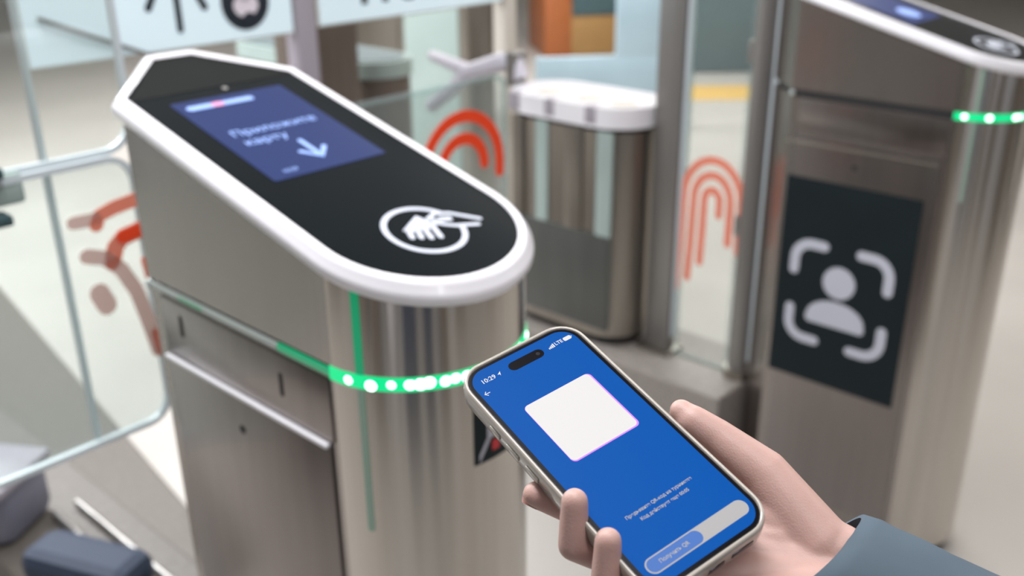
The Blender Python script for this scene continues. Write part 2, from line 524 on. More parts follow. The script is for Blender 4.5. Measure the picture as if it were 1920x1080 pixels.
def make_turnstile(name, label, cx, cy, kind):
    t = thing(name, label, 'turnstile', (cx, cy, 0), PHI)
    o0 = outline(0)
    # lower and upper bodies
    from_bm('lower_body', prism(outline(-0.0015), 0.04, ZR - 0.008), M['steel'], t, 40)
    from_bm('plinth', prism(outline(-0.015), 0.0, 0.04), M['dark'], t, 40)
    from_bm('seam_core', prism(outline(-0.010), ZR - 0.012, ZR + 0.012), M['dark'], t, 40)
    from_bm('upper_body', prism(o0, ZR + 0.008, top_z(0.004)), M['steel'], t, 40)
    # polished wrap-around nose plates
    from_bm('nose_plate', nose_strip(2, 178, ZR + 0.009, top_z(0.002), 0.0015, -0.004), M['nose'], t, 40)
    from_bm('nose_plate', nose_strip(2, 178, 0.045, ZR - 0.009, 0.0008, -0.004), M['nose'], t, 40)
    # light ring on the nose
    ring = from_bm('light_ring', nose_strip(0, 180, ZR - 0.0085, ZR + 0.0085, 0.0022, -0.006), M['green'], t, 40)
    if kind == 'near':
        angs = [(13, .006, -1), (25.5, .0075, -3), (36, .0055, 0), (45, .007, 0), (50, .008, 0), (54, .008, 1), (62, .007, 0), (67, .0065, 1),
                (73, .0075, 0), (78, .0075, 1), (86, .006, 1), (99, .006, 1), (113, .006, 0), (128, .006, 0), (145, .006, 0), (160, .006, 0)]
    else:
        angs = [(10, .007, 0), (33, .008, 0), (60, .008, 0), (66, .007, 0), (90, .007, 0), (110, .007, 0), (135, .007, 0), (160, .007, 0)]
    for a, r, dz in angs:
        x, y = nose_pt(a, 0.0015)
        nx, ny = -math.cos(R(a)), -math.sin(R(a))
        bm = bmesh.new()
        bmesh.ops.create_uvsphere(bm, u_segments=10, v_segments=6, radius=1)
        mm = Matrix.Translation((x, y, ZR + dz * 0.001)) @ Matrix.Rotation(math.atan2(ny, nx), 4, 'Z') @ Matrix.Diagonal((0.0022, r * 0.95, r * 0.85, 1))
        bm.transform(mm)
        lt = from_bm('led', bm, M['led'], ring, 60)
    # clear strip in the side seams, its far part dark
    for s in (-1, 1):
        if kind == 'near':
            box('seam_strip', (s * W2 - 0.003, 0.0, ZR - 0.0042), (s * W2 + 0.0022, 0.10, ZR + 0.0042), M['green_dim'], t)
            box('seam_strip', (s * W2 - 0.003, 0.10, ZR - 0.0036), (s * W2 + 0.0022, LT, ZR + 0.0036), M['acrylic'], t)
            box('seam_glow', (s * W2 - 0.0030, 0.265, ZR - 0.0030), (s * W2 + 0.0030, 0.325, ZR + 0.0030), M['green_dim'], t)
        else:
            box('seam_strip', (s * W2 - 0.001, 0.0, ZR - 0.009), (s * W2 + 0.001, LT, ZR + 0.009), M['dark'], t)
    for s in (-1, 1):
        from_bm('corner_cap', sphere_bm((s * (W2 - 0.001), LT - 0.002, ZR - 0.001), 0.0075), M['acrylic'], t, 60)
    # upright lit acrylic joints between flank and nose
    for a in (20, 160):
        from_bm('light_strip', nose_strip(a - 2.2, a + 2.2, ZR + 0.009, top_z(0.0), 0.0024, -0.002, 3),
                M['green_dim'] if kind == 'near' else M['green_pale'], t, 40)
        from_bm('light_strip', nose_strip(a - 1.8, a + 1.6, ZR - 0.20, ZR - 0.009, 0.0024, -0.002, 3), M['green_pale'], t, 40)
    # side doors below the ring
    for s in (-1, 1):
        def slab(nm, y0, y1, z0, z1, th, m):
            xa, xb = sorted((s * (W2 - 0.004), s * (W2 + th)))
            return box(nm, (xa, y0, z0), (xb, y1, z1), m, t, 0.0008)
        slab('side_panel', 0.006, 0.378, ZR - 0.0975, ZR - 0.012, 0.0012, M['panel_steel'])
        dr = slab('side_door', 0.012, 0.378, 0.08, ZR - 0.104, 0.0022, M['panel_steel'])
        xa, xb = sorted((s * (W2 - 0.001), s * (W2 + 0.0075)))
        if kind == 'near':
            box('ledge', (xa, 0.014, ZR - 0.1055), (xb, 0.378, ZR - 0.100), M['white'], t, 0.001)
        else:
            box('ledge', (xa, 0.014, ZR - 0.125), (s * (W2 + 0.003) if s > 0 else xb, 0.40, ZR - 0.120) if s > 0 else (-(W2 - 0.001), 0.40, ZR - 0.120), M['worn_steel'], t, 0.0005)
        if kind == 'near':
            for y, za, zb in ((0.330, -0.061, -0.029), (0.102, -0.069, -0.036)):
                xa, xb = sorted((s * (W2 - 0.002), s * (W2 + 0.0016)))
                bm = flat([rrect(-0.0038, 0, 0.0038, zb - za, 0.0036)], 0.0006, fr((s * (W2 + 0.0012), y, ZR + za), (0, -s * -1, 0), (0, 0, 1)))
                from_bm('slot', bm, M['dark'], t)
            bm = flat([disc(0, 0, 0.0065, 18)], 0.0006, fr((s * (W2 + 0.0022), 0.2035, ZR - 0.1556), (0, s, 0), (0, 0, 1)))
            from_bm('lock', bm, M['dark'], dr)
        else:
            bm = flat([disc(0, 0, 0.007, 18)], 0.0006, fr((s * (W2 + 0.0022), 0.2154, ZR - 0.1637), (0, s, 0), (0, 0, 1)))
            from_bm('lock', bm, M['dark'], dr)
    # rim: white, rounded section, swept along the outline
    n = len(outline())
    prof = [(0.0015, -0.002), (0.0075, 0.000), (0.0105, 0.005), (0.0112, 0.011), (0.0100, 0.0165), (0.0060, 0.0195), (0.0055, 0.0225),
            (0.0010, 0.0265), (-0.0040, 0.0270), (-0.0078, 0.0245), (-0.0082, 0.010), (-0.004, 0.0)]
    rings = []
    bm = bmesh.new()
    V = []
    for g, dz in prof:
        ol = outline(g)
        f = top_z(dz)
        V.append([bm.verts.new((x, y, f(x, y))) for x, y in ol])
    for k in range(len(prof)):
        a, b = V[k], V[(k + 1) % len(prof)]
        for i in range(n):
            j = (i + 1) % n
            bm.faces.new((a[i], a[j], b[j], b[i]))
    from_bm('rim', bm, M['white'], t, 50)
    # top panel: black glass, matte black rear field
    zt = 0.0236
    tp = from_bm('top_panel', prism(outline(-0.0075), top_z(0.002), top_z(zt)), M['black'], t, 40)
    lt = 1.0 / math.sqrt(1 + SL * SL)
    ey = Vector((0, lt, SL * lt))

    def topm(y, dz=0.0):
        return fr((0, y, ZR + ZB + SL * y + zt + dz), (1, 0, 0), ey)
    m0 = topm(0.0)
    L2 = LT / lt
    g = -0.0078
    rear = [(W2 + g, (LT - 0.012) / lt), (0.034 + g * .5, (0.508 + g) / lt), (-0.034 - g * .5, (0.508 + g) / lt), (-W2 - g, (LT - 0.012) / lt)]
    from_bm('rear_cover', flat([rear], 0.0004, m0), M['matte_black'], tp)
    from_bm('sensor', flat([disc(0.008, 0.385 / lt, 0.004)], 0.0006, m0), M['ui_grey'], tp)
    d = from_bm('display', flat([rrect(-0.088, 0.142 / lt, 0.084, 0.366 / lt, 0.003)], 0.0005, m0), M['display'], tp)
    m1 = topm(0.0, 0.0006)
    if kind == 'near':
        from_bm('logo_bar', flat([stroke([(-0.070, 0.345 / lt), (-0.040, 0.345 / lt)], 0.012)], 0.0002, m1), M['display_text'], d)
        from_bm('logo_bar', flat([stroke([(-0.034, 0.345 / lt), (-0.026, 0.345 / lt)], 0.011)], 0.0003, m1), M['display_pink'], d)
        from_bm('logo_bar', flat([stroke([(-0.020, 0.345 / lt), (0.020, 0.345 / lt)], 0.011)], 0.0002, m1), M['display_text'], d)
        mt = m1 @ Matrix.Translation((-0.066, 0.262 / lt, 0))
        text('display_text', 'Приложите', 0.0215, M['display_text'], mt, d, 'LEFT', 0.0003, 1.10)
        mt = m1 @ Matrix.Translation((-0.064, 0.236 / lt, 0))
        text('display_text', 'карту', 0.0215, M['display_text'], mt, d, 'LEFT', 0.0003, 1.10)
        arrow = [stroke([(0.004, 0.215 / lt), (0.004, 0.172 / lt)], 0.007), stroke([(-0.014, 0.190 / lt), (0.004, 0.170 / lt), (0.022, 0.190 / lt)], 0.007)]
        from_bm('arrow', flat(arrow, 0.0003, m1), M['display_text'], d)
        mt = m1 @ Matrix.Translation((-0.066, 0.157 / lt, 0))
        text('display_text', '10:29', 0.010, M['display_text'], mt, d, 'LEFT', 0.0002)
    else:
        from_bm('logo_bar', flat([stroke([(-0.05, 0.330 / lt), (0.04, 0.330 / lt)], 0.02)], 0.0003, m1), M['display_text'], d)
        from_bm('arrow', flat([disc(0.0, 0.19 / lt, 0.03)], 0.0003, m1), M['display_text'], d)
    # pay-here mark: circle, an open hand and a hand with a card
    cx0, cy0 = -0.004, -0.0245
    shapes = annulus(cx0, cy0, 0.0475, 0.0068, 20, 346, 44)
    palm = [(-0.025, 0.010), (0.0116, 0.0286), (0.017, 0.0117), (0.0185, -0.0010), (0.008, -0.0020), (-0.004, 0.0010), (-0.0160, 0.0015)]
    hm = [[(cx0 + x, cy0 + y) for x, y in palm[::-1]]]
    for (x0, y0, x1, y1) in ((-0.0190, 0.007, -0.0250, -0.007), (-0.0080, 0.004, -0.0155, -0.012), (0.0020, 0.004, -0.0055, -0.018), (0.0135, 0.002, 0.0060, -0.0215)):
        hm.append(stroke([(cx0 + x0, cy0 + y0), (cx0 + x1, cy0 + y1)], 0.0066))
    from_bm('pay_mark', flat(shapes + hm, 0.0005, m0), M['icon'], tp)
    hh = [stroke([(cx0 + x, cy0 + y) for x, y in pl], w) for pl, w in (
        ([(0.020, 0.016), (0.036, 0.022), (0.052, 0.014), (0.077, -0.014)], 0.0060),
        ([(0.020, 0.006), (0.030, -0.004), (0.040, -0.012), (0.066, -0.0225)], 0.0060),
        ([(0.022, 0.014), (0.030, 0.006), (0.044, 0.002)], 0.0050),
        ([(0.034, 0.012), (0.046, 0.006)], 0.004))]
    from_bm('pay_mark', flat(hh, 0.0006, m0), M['icon'], tp)
    return t


T1 = make_turnstile('turnstile', 'steel fare turnstile in front with green light ring, white rim and blue display', -0.1149, 1.0999, 'near')
# warning sticker wrapped on the near nose
def nose_quad(name, pts, m, parent, grow):
    """polygon given as (angle, z) wrapped on the nose"""
    bm = bmesh.new()
    (a0, z0), (a1, z1) = pts
    rings = []
    for k in range(9):
        a = a0 + (a1 - a0) * k / 8
        xo, yo = nose_pt(a, grow)
        xi, yi = nose_pt(a, grow - 0.0006)
        rings.append([(xo, yo, z0), (xo, yo, z1), (xi, yi, z1), (xi, yi, z0)])
    bm.free()
    return from_bm(name, loops(rings), m, parent, 40)


stk = nose_quad('sticker', ((76, ZR - 0.122), (110, ZR - 0.035)), M['sign_black'], T1, 0.0016)
bm = bmesh.new()
for k in range(6):
    pass
bm.free()
rings = []
for k in range(7):
    a = 79 + 3.0 * k
    g = 0.0020
    xo, yo = nose_pt(a, g)
    xi, yi = nose_pt(a, g - 0.0006)
    zz0 = ZR - 0.120 + 0.0118 * k
    rings.append([(xo, yo, zz0), (xo, yo, zz0 + 0.010), (xi, yi, zz0 + 0.010), (xi, yi, zz0)])
from_bm('sticker_figure', loops(rings), M['sticker_grey'], stk, 40)
nose_quad('sticker_figure', ((84, ZR - 0.092), (95, ZR - 0.070)), M['sticker_grey'], stk, 0.0020)
nose_quad('sticker_dot', ((87, ZR - 0.110), (92, ZR - 0.097)), M['sticker_red'], stk, 0.0026)

C2X, C2Y = 1.1013, 2.3269
T2 = make_turnstile('turnstile', 'steel fare turnstile on the right with black face-scan sign on its flank', C2X, C2Y, 'far')
# face scan sign on its flank (the -x side, seen from the front lane); local x across, y away
fm = fr((-W2 - 0.0025, 0.0354, ZR - 0.7739), (0, 1, 0), (0, 0, 1))      # x to the far end, y up; normal +x
fm = fr((-W2 - 0.0022, 0.3901, ZR - 0.7739), (0, -1, 0), (0, 0, 1))     # x towards the nose, y up; normal -x
sw, sh = 0.3547, 0.5626
sg = from_bm('face_scan_sign', flat([rrect(0, 0, sw, sh, 0.003)], 0.0025, fm), M['sign_black'], T2)
fm2 = fm @ Matrix.Translation((0, 0, 0.0025))
cxs, cys, hs, st = sw * 0.49, sh * 0.455, 0.128, 0.026


def corner_bracket(sx, sy):
    r = 0.045
    pts = [(cxs + sx * 0.050, cys + sy * hs * 1.05)]
    for k in range(7):
        a = R(90 * k / 6)
        pts.append((cxs + sx * (hs - r + r * math.sin(a)), cys + sy * (hs * 1.05 - r + r * math.cos(a))))
    pts.append((cxs + sx * hs, cys + sy * 0.055))
    return stroke(pts, st)


for sx in (-1, 1):
    for sy in (-1, 1):
        from_bm('corner_mark', flat([corner_bracket(sx, sy)], 0.001, fm2), M['sign_icon'], sg)
from_bm('head_mark', flat([disc(cxs, cys + 0.045, 0.044)], 0.001, fm2), M['sign_icon'], sg)
sh_pts = [(cxs - 0.082, cys - 0.073), (cxs - 0.082, cys - 0.058)]
for k in range(11):
    a = PI - PI * k / 10
    sh_pts.append((cxs + 0.080 * math.cos(a), cys - 0.058 + 0.050 * math.sin(a)))
sh_pts += [(cxs + 0.082, cys - 0.073), (cxs + 0.074, cys - 0.081), (cxs - 0.074, cys - 0.081)]
from_bm('shoulder_mark', flat([sh_pts[::-1]], 0.001, fm2), M['sign_icon'], sg)


def lane(o, base):
    """frame of a divider row"""
    o.rotation_euler = (0, 0, PHI)
    o.location = base
    return o


# hinge column, glass wing and rear unit behind the right turnstile (same divider row)
def wpt(cx, cy, w, t, z=0.0):
    return Vector((cx, cy, z)) + A * t + B * w


col = thing('hinge_column', 'tall slim satin steel hinge column against back of the right turnstile', 'column', wpt(C2X, C2Y, 0, 0.56, 0.305), PHI)
from_bm('shaft', tube_bm([(0, 0, 0.0), (0, 0, 1.5)], 0.032, 24), M['grey_post'], col, 40)
from_bm('base_collar', tube_bm([(0, 0, 0.0), (0, 0, 0.03)], 0.044, 24), M['worn_steel'], col, 40)
for z in (0.45, 0.95, 1.35):
    box('hinge', (-0.012, 0.024, z), (0.012, 0.046, z + 0.06), M['grey_post'], col, 0.002)
box('glass_channel', (-0.008, -0.052, 0.06), (0.008, -0.026, 1.52), M['edge'], col, 0.001)


def wing_glass(name, label, base, rz, w, z0, z1, r, mt, edge='edge', parent=None, th=0.010, corner='both'):
    """pane standing in its local x-z plane from x=0 to x=w"""
    t = thing(name, label, 'glass gate', base, rz)
    mm = fr((0, -th / 2, 0), (1, 0, 0), (0, 0, 1))    # normal -y
    mm = fr((0, th / 2, 0), (1, 0, 0), (0, 0, 1))
    o = rrect(0, z0, w, z1, r)
    from_bm('pane', flat([o], th, mm), mt, t)
    L, Rr = stroke(o, 0.010, closed=True)
    qs = []
    n = len(o)
    for i in range(n):
        j = (i + 1) % n
        if (Vector(o[i]) - Vector(o[j])).length < 1e-6:
            continue
        qs.append([tuple(L[i]), tuple(L[j]), tuple(Rr[j]), tuple(Rr[i])])
    bm = bmesh.new()
    me2 = fr((0, th / 2 + 0.0006, 0), (1, 0, 0), (0, 0, 1))
    bm.free()
    from_bm('polished_edge', flat(qs, th + 0.0012, me2), M[edge or 'edge'], t)
    return t


def arch_marks(t, cx, cz, radii, wd, legs, m, side, th=0.010, xclip=None, asp=1.25, lx_=1.3, rx_=1.12):
    """concentric arches; legs = list of (left length, right length)"""
    y = (-th / 2 - 0.0008) if side < 0 else (th / 2 + 0.0008)
    for r, (l1, l2) in zip(radii, legs):
        pts = []
        if l1:
            pts += [(cx - r * lx_, cz - l1), (cx - r * (1 + (lx_ - 1) * .4), cz - l1 * 0.5)]
        for k in range(17):
            a = PI - PI * k / 16
            pts.append((cx + r * math.cos(a), cz + r * asp * math.sin(a)))
        if l2:
            pts += [(cx + r * (1 + (rx_ - 1) * .3), cz - l2 * 0.5), (cx + r * rx_, cz - l2)]
        if xclip is not None:
            pts = [p for p in pts if xclip[0] <= p[0] <= xclip[1]]
        if len(pts) < 2:
            continue
        mm = fr((0, y, 0), (1, 0, 0), (0, 0, 1))
        from_bm('red_arch', flat([stroke(pts, wd)], 0.0012 if side < 0 else -0.0012, mm), m, t)


# pane between the column and the rear post, in the row's own plane (local x runs away along the row)
g1 = wing_glass('glass_wing', 'narrow glass wing with pale red arches beside the right turnstile column', wpt(C2X, C2Y, 0, 0.60, 0.0),
                PHI + PI / 2, 0.185, 0.31, 1.79, 0.01, M['glass2'], 'glass')
arch_marks(g1, 0.088, 0.840, (0.026, 0.062, 0.098), 0.024, ((0.04, 0.20), (0.12, 0.26), (0.14, 0.30)), M['red_soft'], 1, lx_=1.0)

post = thing('gate_post', 'tall flat grey post between the red-arched glass wing and the low rear barrier', 'post', wpt(C2X, C2Y, 0, 0.85, 0.305), PHI)
box('shaft', (-0.022, -0.045, 0.0), (0.022, 0.045, 1.60), M['grey_post'], post, 0.006)
box('base_plate', (-0.045, -0.065, 0.0), (0.045, 0.065, 0.012), M['worn_steel'], post, 0.002)
box('glass_channel', (-0.010, -0.058, 0.06), (0.010, -0.046, 1.45), M['edge'], post, 0.001)

# rear barrier unit
ru = thing('rear_barrier', 'low steel barrier box with white glossy top behind the grey gate post', 'barrier', wpt(C2X, C2Y, 0, 0.945), PHI)


def capsule(w, y0, y1, n=12):
    pts = []
    for k in range(n + 1):
        a = PI * k / n
        pts.append((w * math.cos(a), y1 - w + w * math.sin(a)))
    for k in range(n + 1):
        a = PI + PI * k / n
        pts.append((w * math.cos(a), y0 + w + w * math.sin(a)))
    return pts


from_bm('body', prism(capsule(0.125, -0.03, 0.48), 0.34, ZR - 0.205), M['worn_steel'], ru, 40)
from_bm('plinth', prism(capsule(0.105, -0.01, 0.46), 0.306, 0.34), M['dark'], ru, 40)
from_bm('shadow_gap', prism(capsule(0.118, -0.022, 0.472), ZR - 0.205, ZR - 0.190), M['dark'], ru, 40)
from_bm('white_top', prism(capsule(0.14, -0.045, 0.495), ZR - 0.190, ZR - 0.128), M['white'], ru, 40)
for y in (0.04, 0.17, 0.33):
    from_bm('top_lamp', sphere_bm((-0.05, y, ZR - 0.130), 0.045, sc=(1, 1, 0.25)), M['cream'], ru, 60)
for y in (0.10, 0.26, 0.41):
    box('top_marking', (-0.141, y - 0.02, ZR - 0.18), (-0.10, y + 0.02, ZR - 0.1275), M['lavender'], ru, 0.002)
for y, w_, m_ in ((0.05, 0.06, 'pale_green'), (0.17, 0.07, 'worn_steel'), (0.30, 0.05, 'pale_green'), (0.40, 0.05, 'worn_steel')):
    box('door_panel', (-0.131, y - w_ / 2, 0.39), (-0.122, y + w_ / 2, ZR - 0.20), M[m_], ru, 0.002)
box('lower_door', (-0.133, 0.02, 0.37), (-0.124, 0.45, 0.69), M['door_grey'], ru, 0.002)

# granite kerb under the whole row
kb = tag(from_bm('lane_kerb', box_bm((-0.17, 0.52, 0.0), (0.17, 2.9, 0.305), 0.008), M['kerb']), 'granite kerb plinth on the floor carrying the rear barrier and gate post', 'kerb')
lane(kb, (C2X, C2Y, 0.0))

# forked bracket on the end of the rear barrier
fk = thing('glass_bracket', 'forked white bracket standing on the barrier behind the front turnstile', 'bracket', wpt(C2X, C2Y, 0, 1.47), PHI)
zf = ZR
from_bm('stem', tube_bm([(0, -0.02, zf - 0.115), (0, 0.0, zf - 0.06), (0, 0.06, zf - 0.07), (0, 0.24, zf - 0.13)], [0.030, 0.030, 0.032, 0.030], 14), M['bracket'], fk, 50)
from_bm('arm', tube_bm([(0, 0.22, zf - 0.12), (0, 0.30, zf - 0.105), (0, 0.41, zf - 0.085)], [0.026, 0.022, 0.017], 14), M['bracket'], fk, 50)
from_bm('arm', tube_bm([(0, 0.22, zf - 0.12), (0, 0.30, zf - 0.19), (0, 0.42, zf - 0.27)], [0.028, 0.026, 0.026], 14), M['bracket'], fk, 50)
box('clamp', (-0.03, -0.02, zf - 0.14), (0.03, 0.02, zf - 0.03), M['grey_post'], fk, 0.004)

# ------------------------------------------------------------------ wings of the front row
C1X, C1Y = -0.1149, 1.0999
hc = thing('hinge_column', 'short steel hinge column hidden behind the front turnstile', 'column', wpt(C1X, C1Y, 0.08, 0.70, 0.3055), PHI)
from_bm('shaft', tube_bm([(0, 0, 0.0), (0, 0, ZR - 0.14)], 0.03, 20), M['grey_post'], hc, 40)
from_bm('base_collar', tube_bm([(0, 0, 0.0), (0, 0, 0.03)], 0.045, 20), M['worn_steel'], hc, 40)

gr_ = wing_glass('glass_gate', 'clear glass gate with vivid orange-red arches to right of the front turnstile', wpt(C1X, C1Y, 0.135, 0.70),
                 PHI, 0.775, ZR - 0.62, ZR + 0.10, 0.03, M['glass'], 'glass')
arch_marks(gr_, 0.632, ZR - 0.088, (0.068, 0.118), 0.026, ((0.06, 0.0), (0.1, 0.03)), M['red'], -1, asp=1.0, rx_=1.0)

gl_ = wing_glass('glass_gate', 'clear glass gate with partial red arches left of the front turnstile', wpt(C1X, C1Y, -0.78, 0.70),
                 PHI, 0.79, ZR - 0.385, ZR + 0.10, 0.045, M['glass'], None)
mml = fr((0, -0.0062, 0), (1, 0, 0), (0, 0, 1))
for pts_, w_, m_ in (([(0.712, 0.000), (0.720, 0.014), (0.745, 0.021), (0.787, 0.026)], 0.024, 'red_soft'),
                     ([(0.728, -0.068), (0.737, -0.045), (0.752, -0.032), (0.787, -0.026)], 0.030, 'red_soft'),
                     ([(0.752, -0.031), (0.784, -0.027)], 0.022, 'red'),
                     ([(0.781, -0.080), (0.787, -0.13)], 0.010, 'red_soft'),
                     ([(0.780, -0.215), (0.784, -0.255)], 0.014, 'red_soft'),
                     ([(0.676, 0.012), (0.712, 0.010)], 0.022, 'red_faint'),
                     ([(0.688, -0.048), (0.715, -0.058), (0.740, -0.085), (0.760, -0.13), (0.772, -0.19), (0.782, -0.25)], 0.026, 'red_faint'),
                     ([(0.697, -0.115), (0.706, -0.140)], 0.034, 'red_faint')):
    from_bm('red_arch', flat([stroke([(x_, ZR + z_) for x_, z_ in pts_], w_)], 0.0010 if m_ != 'red' else 0.0020, mml), M[m_], gl_)

# upper fixed pane with a rounded lower corner, its lower edge in a grey bracket
gu = wing_glass('glass_screen', 'upper glass screen with rounded corner above the left glass gate', wpt(C1X, C1Y, -0.90, 0.715),
                PHI, 0.925, ZR + 0.108, ZR + 0.62, 0.05, M['glass2'], None)
br = box('clamp', (0.655, -0.02, ZR + 0.062), (0.735, 0.02, ZR + 0.110), M['pale_green'], gu, 0.006)
br2 = thing('glass_clamp', 'dark teal clamp gripping the glass at left frame edge', 'clamp', wpt(C1X, C1Y, -0.235, 0.70), PHI)
box('clamp_body', (-0.012, -0.02, ZR + 0.035), (0.012, 0.02, ZR + 0.125), M['teal'], br2, 0.004)
box('jaw', (0.0, -0.02, ZR + 0.108), (0.040, 0.02, ZR + 0.125), M['teal'], br2, 0.004)
box('jaw', (0.0, -0.02, ZR + 0.035), (0.040, 0.02, ZR + 0.052), M['teal'], br2, 0.004)
jt = tag(box('glass_joint', (-0.003, -0.010, ZR - 0.40), (0.003, 0.010, ZR + 0.60), M['edge']), 'thin upright joint profile between the panes left of the front turnstile', 'profile')
lane(jt, wpt(C1X, C1Y, -0.115, 0.735))

# ------------------------------------------------------------------ light signs across the hall
def light_sign(label, w0, w1, z0, z1, t):
    s = thing('sign', label, 'sign', wpt(C1X, C1Y, w0, t), PHI)
    L = w1 - w0
    box('face', (0.006, -0.006, z0 + 0.006), (L - 0.006, 0.0, z1 - 0.006), M['frost'], s)
    box('housing', (0, 0, z0), (L, 0.04, z1), M['cream'], s, 0.004)
    return s


s1 = light_sign('pale blue sign with black arrow and round black pictogram behind the front turnstile', 0.262, 1.045, ZR + 0.083, ZR + 0.55, 1.6737)
ms = fr((-0.262, -0.0062, 0), (1, 0, 0), (0, 0, 1))
ik = [stroke([(0.676, ZR + 0.136), (0.674, ZR + 0.36)], 0.019), stroke([(0.592, ZR + 0.200), (0.674, ZR + 0.34), (0.756, ZR + 0.188)], 0.021)]
from_bm('arrow', flat(ik, 0.0012, ms), M['sign_ink'], s1)
pc = from_bm('round_pictogram', flat([disc(0.885, ZR + 0.190, 0.078, 40)], 0.0012, ms), M['sign_ink'], s1)
ms2 = fr((-0.262, -0.0076, 0), (1, 0, 0), (0, 0, 1))
from_bm('pale_figure', flat([disc(0.885, ZR + 0.180, 0.040, 24, 1.0, 0.8), disc(0.885, ZR + 0.215, 0.026, 24)], 0.001, ms2), M['blob'], pc)
from_bm('dark_figure', flat([disc(0.892, ZR + 0.143, 0.018, 20, 1.2, 1.0)], 0.001, fr((-0.262, -0.0088, 0), (1, 0, 0), (0, 0, 1))), M['sign_ink'], pc)
s2 = light_sign('second pale blue sign to right of the lavender post, lettering cut by frame', 1.135, 1.95, ZR + 0.090, ZR + 0.55, 1.6737)
ml = fr((-1.135, -0.0062, 0), (1, 0, 0), (0, 0, 1)) @ Matrix.Translation((1.285, ZR + 0.222, 0))
text('lettering', 'по', 0.26, M['sign_ink'], ml, s2, 'LEFT', 0.0012, 0.95, 0.002)
dg = tag(box('diagonal_brace', (0, -0.006, -0.005), (0.56, 0.006, 0.005), M['grey_post']), 'thin grey diagonal rod above left end of the blue sign', 'rod')
_pa, _pb = wpt(C1X, C1Y, 0.30, 1.655, ZR + 0.205), wpt(C1X, C1Y, 0.62, 1.655, ZR + 0.062)
_d = (_pb - _pa)
dg.matrix_world = Matrix.Translation(_pa) @ _d.to_track_quat('X', 'Z').to_matrix().to_4x4()
lp = thing('sign_post', 'lavender grey post between the two pale blue signs', 'post', wpt(C1X, C1Y, 1.09, 1.70), PHI)
box('shaft', (-0.036, -0.03, 0.0), (0.036, 0.03, 1.75), M['lavender'], lp, 0.004)
box('base_plate', (-0.07, -0.06, 0.0), (0.07, 0.06, 0.012), M['worn_steel'], lp, 0.002)
lp3 = thing('sign_post', 'grey post at right end of the second pale blue sign', 'post', wpt(C1X, C1Y, 1.99, 1.70), PHI)
box('shaft', (-0.03, -0.03, 0.0), (0.03, 0.03, 1.75), M['cream'], lp3, 0.004)
box('base_plate', (-0.06, -0.06, 0.0), (0.06, 0.06, 0.012), M['worn_steel'], lp3, 0.002)

# brown column and far turnstiles behind the signs
bc = thing('column', 'brown clad column under the second sign beside the lavender post', 'column', wpt(C1X, C1Y, 1.40, 2.05), PHI)
box('shaft', (-0.12, -0.08, 0.0), (0.12, 0.08, 2.2), M['brown'], bc, 0.006)
box('base_plate', (-0.15, -0.11, 0.0), (0.15, 0.11, 0.05), M['dark'], bc, 0.004)


def far_gate(label, w, t, L, h, mtop, mbody, group=None, zb=0.0):
    f = thing('far_turnstile', label, 'turnstile', wpt(C1X, C1Y, w, t), PHI, group)
    from_bm('body', prism(capsule(0.13, 0.0, L), zb + 0.06, h - 0.06), M[mbody], f, 40)
    from_bm('plinth', prism(capsule(0.11, 0.02, L - 0.02), zb, zb + 0.06), M['dark'], f, 40)
    from_bm('top_cover', prism(capsule(0.14, -0.01, L + 0.01), h - 0.06, h), M[mtop], f, 40)
    from_bm('top_glass', prism(capsule(0.11, 0.02, L - 0.02), h, h + 0.004), M['teal'], f, 40)
    box('door_panel', (-0.136, 0.14, zb + 0.12), (-0.126, L * 0.48, h - 0.12), M['pale_green'], f, 0.002)
    box('door_panel', (-0.136, L * 0.52, zb + 0.12), (-0.126, L - 0.14, h - 0.12), M[mbody], f, 0.002)
    return f


far_gate('dull greenish steel turnstile behind the white forked bracket', 1.744, 2.02, 0.95, 1.09, 'pale_green', 'brown', None, 0.306)
far_gate('farthest greenish turnstile under end of the second blue sign', 3.2, 2.9, 1.2, 1.25, 'pale_green', 'worn_steel')

# ------------------------------------------------------------------ distant things
ks = thing('kiosk', 'orange and ochre kiosk counter with white top far behind', 'kiosk', (0.57, 10.2, 0), 0.18)
box('body', (-0.2, 0, 0.0), (1.1, 0.8, 0.52), M['ochre'], ks, 0.01)
box('orange_band', (-0.22, -0.01, 0.0), (0.05, 0.82, 0.75), M['orange'], ks, 0.006)
box('dark_band', (0.06, -0.02, 0.40), (1.08, 0.82, 0.72), M['teal'], ks, 0.006)
box('white_top', (0.0, -0.06, 0.72), (1.15, 0.86, 0.86), M['white'], ks, 0.01)
pb = thing('crowd_barrier', 'pale blue sheet barrier on the floor behind the low white-topped barrier', 'barrier', (0.63, 7.15, 0), 0.10)
box('panel', (-0.45, -0.02, 0.04), (0.60, 0.02, 0.52), M['pale_blue'], pb, 0.01)
box('upper_panel', (0.12, -0.022, 0.50), (0.66, 0.018, 0.95), M['pale_blue'], pb, 0.02)
for x in (-0.42, 0.50):
    box('leg', (x - 0.02, -0.16, 0.0), (x + 0.02, 0.16, 0.04), M['grey_post'], pb, 0.004)
db = tag(box('dark_cabinet', (-0.28, 0, 0.0), (0.55, 0.5, 1.3), M['teal'], None, 0.03), 'dark teal cabinet far away between the two grey posts', 'cabinet')
db.location = (1.84, 9.2, 0)
tp_ = tag(box('tactile_strip', (-0.6, -0.15, 0.0), (0.9, 0.42, 0.006), M['yellow']), 'yellow tactile paving strip on the floor before the teal cabinet', 'paving')
tp_.location = (1.76, 8.2, 0.0)
hb = thing('handrail', 'low grey handrail crossing above right turnstile top', 'rail', (2.84, 5.9, 0), 0.55)
from_bm('rail', tube_bm([(-0.9, 0, 0.75), (0.9, 0, 0.75)], 0.03, 12), M['worn_steel'], hb, 40)
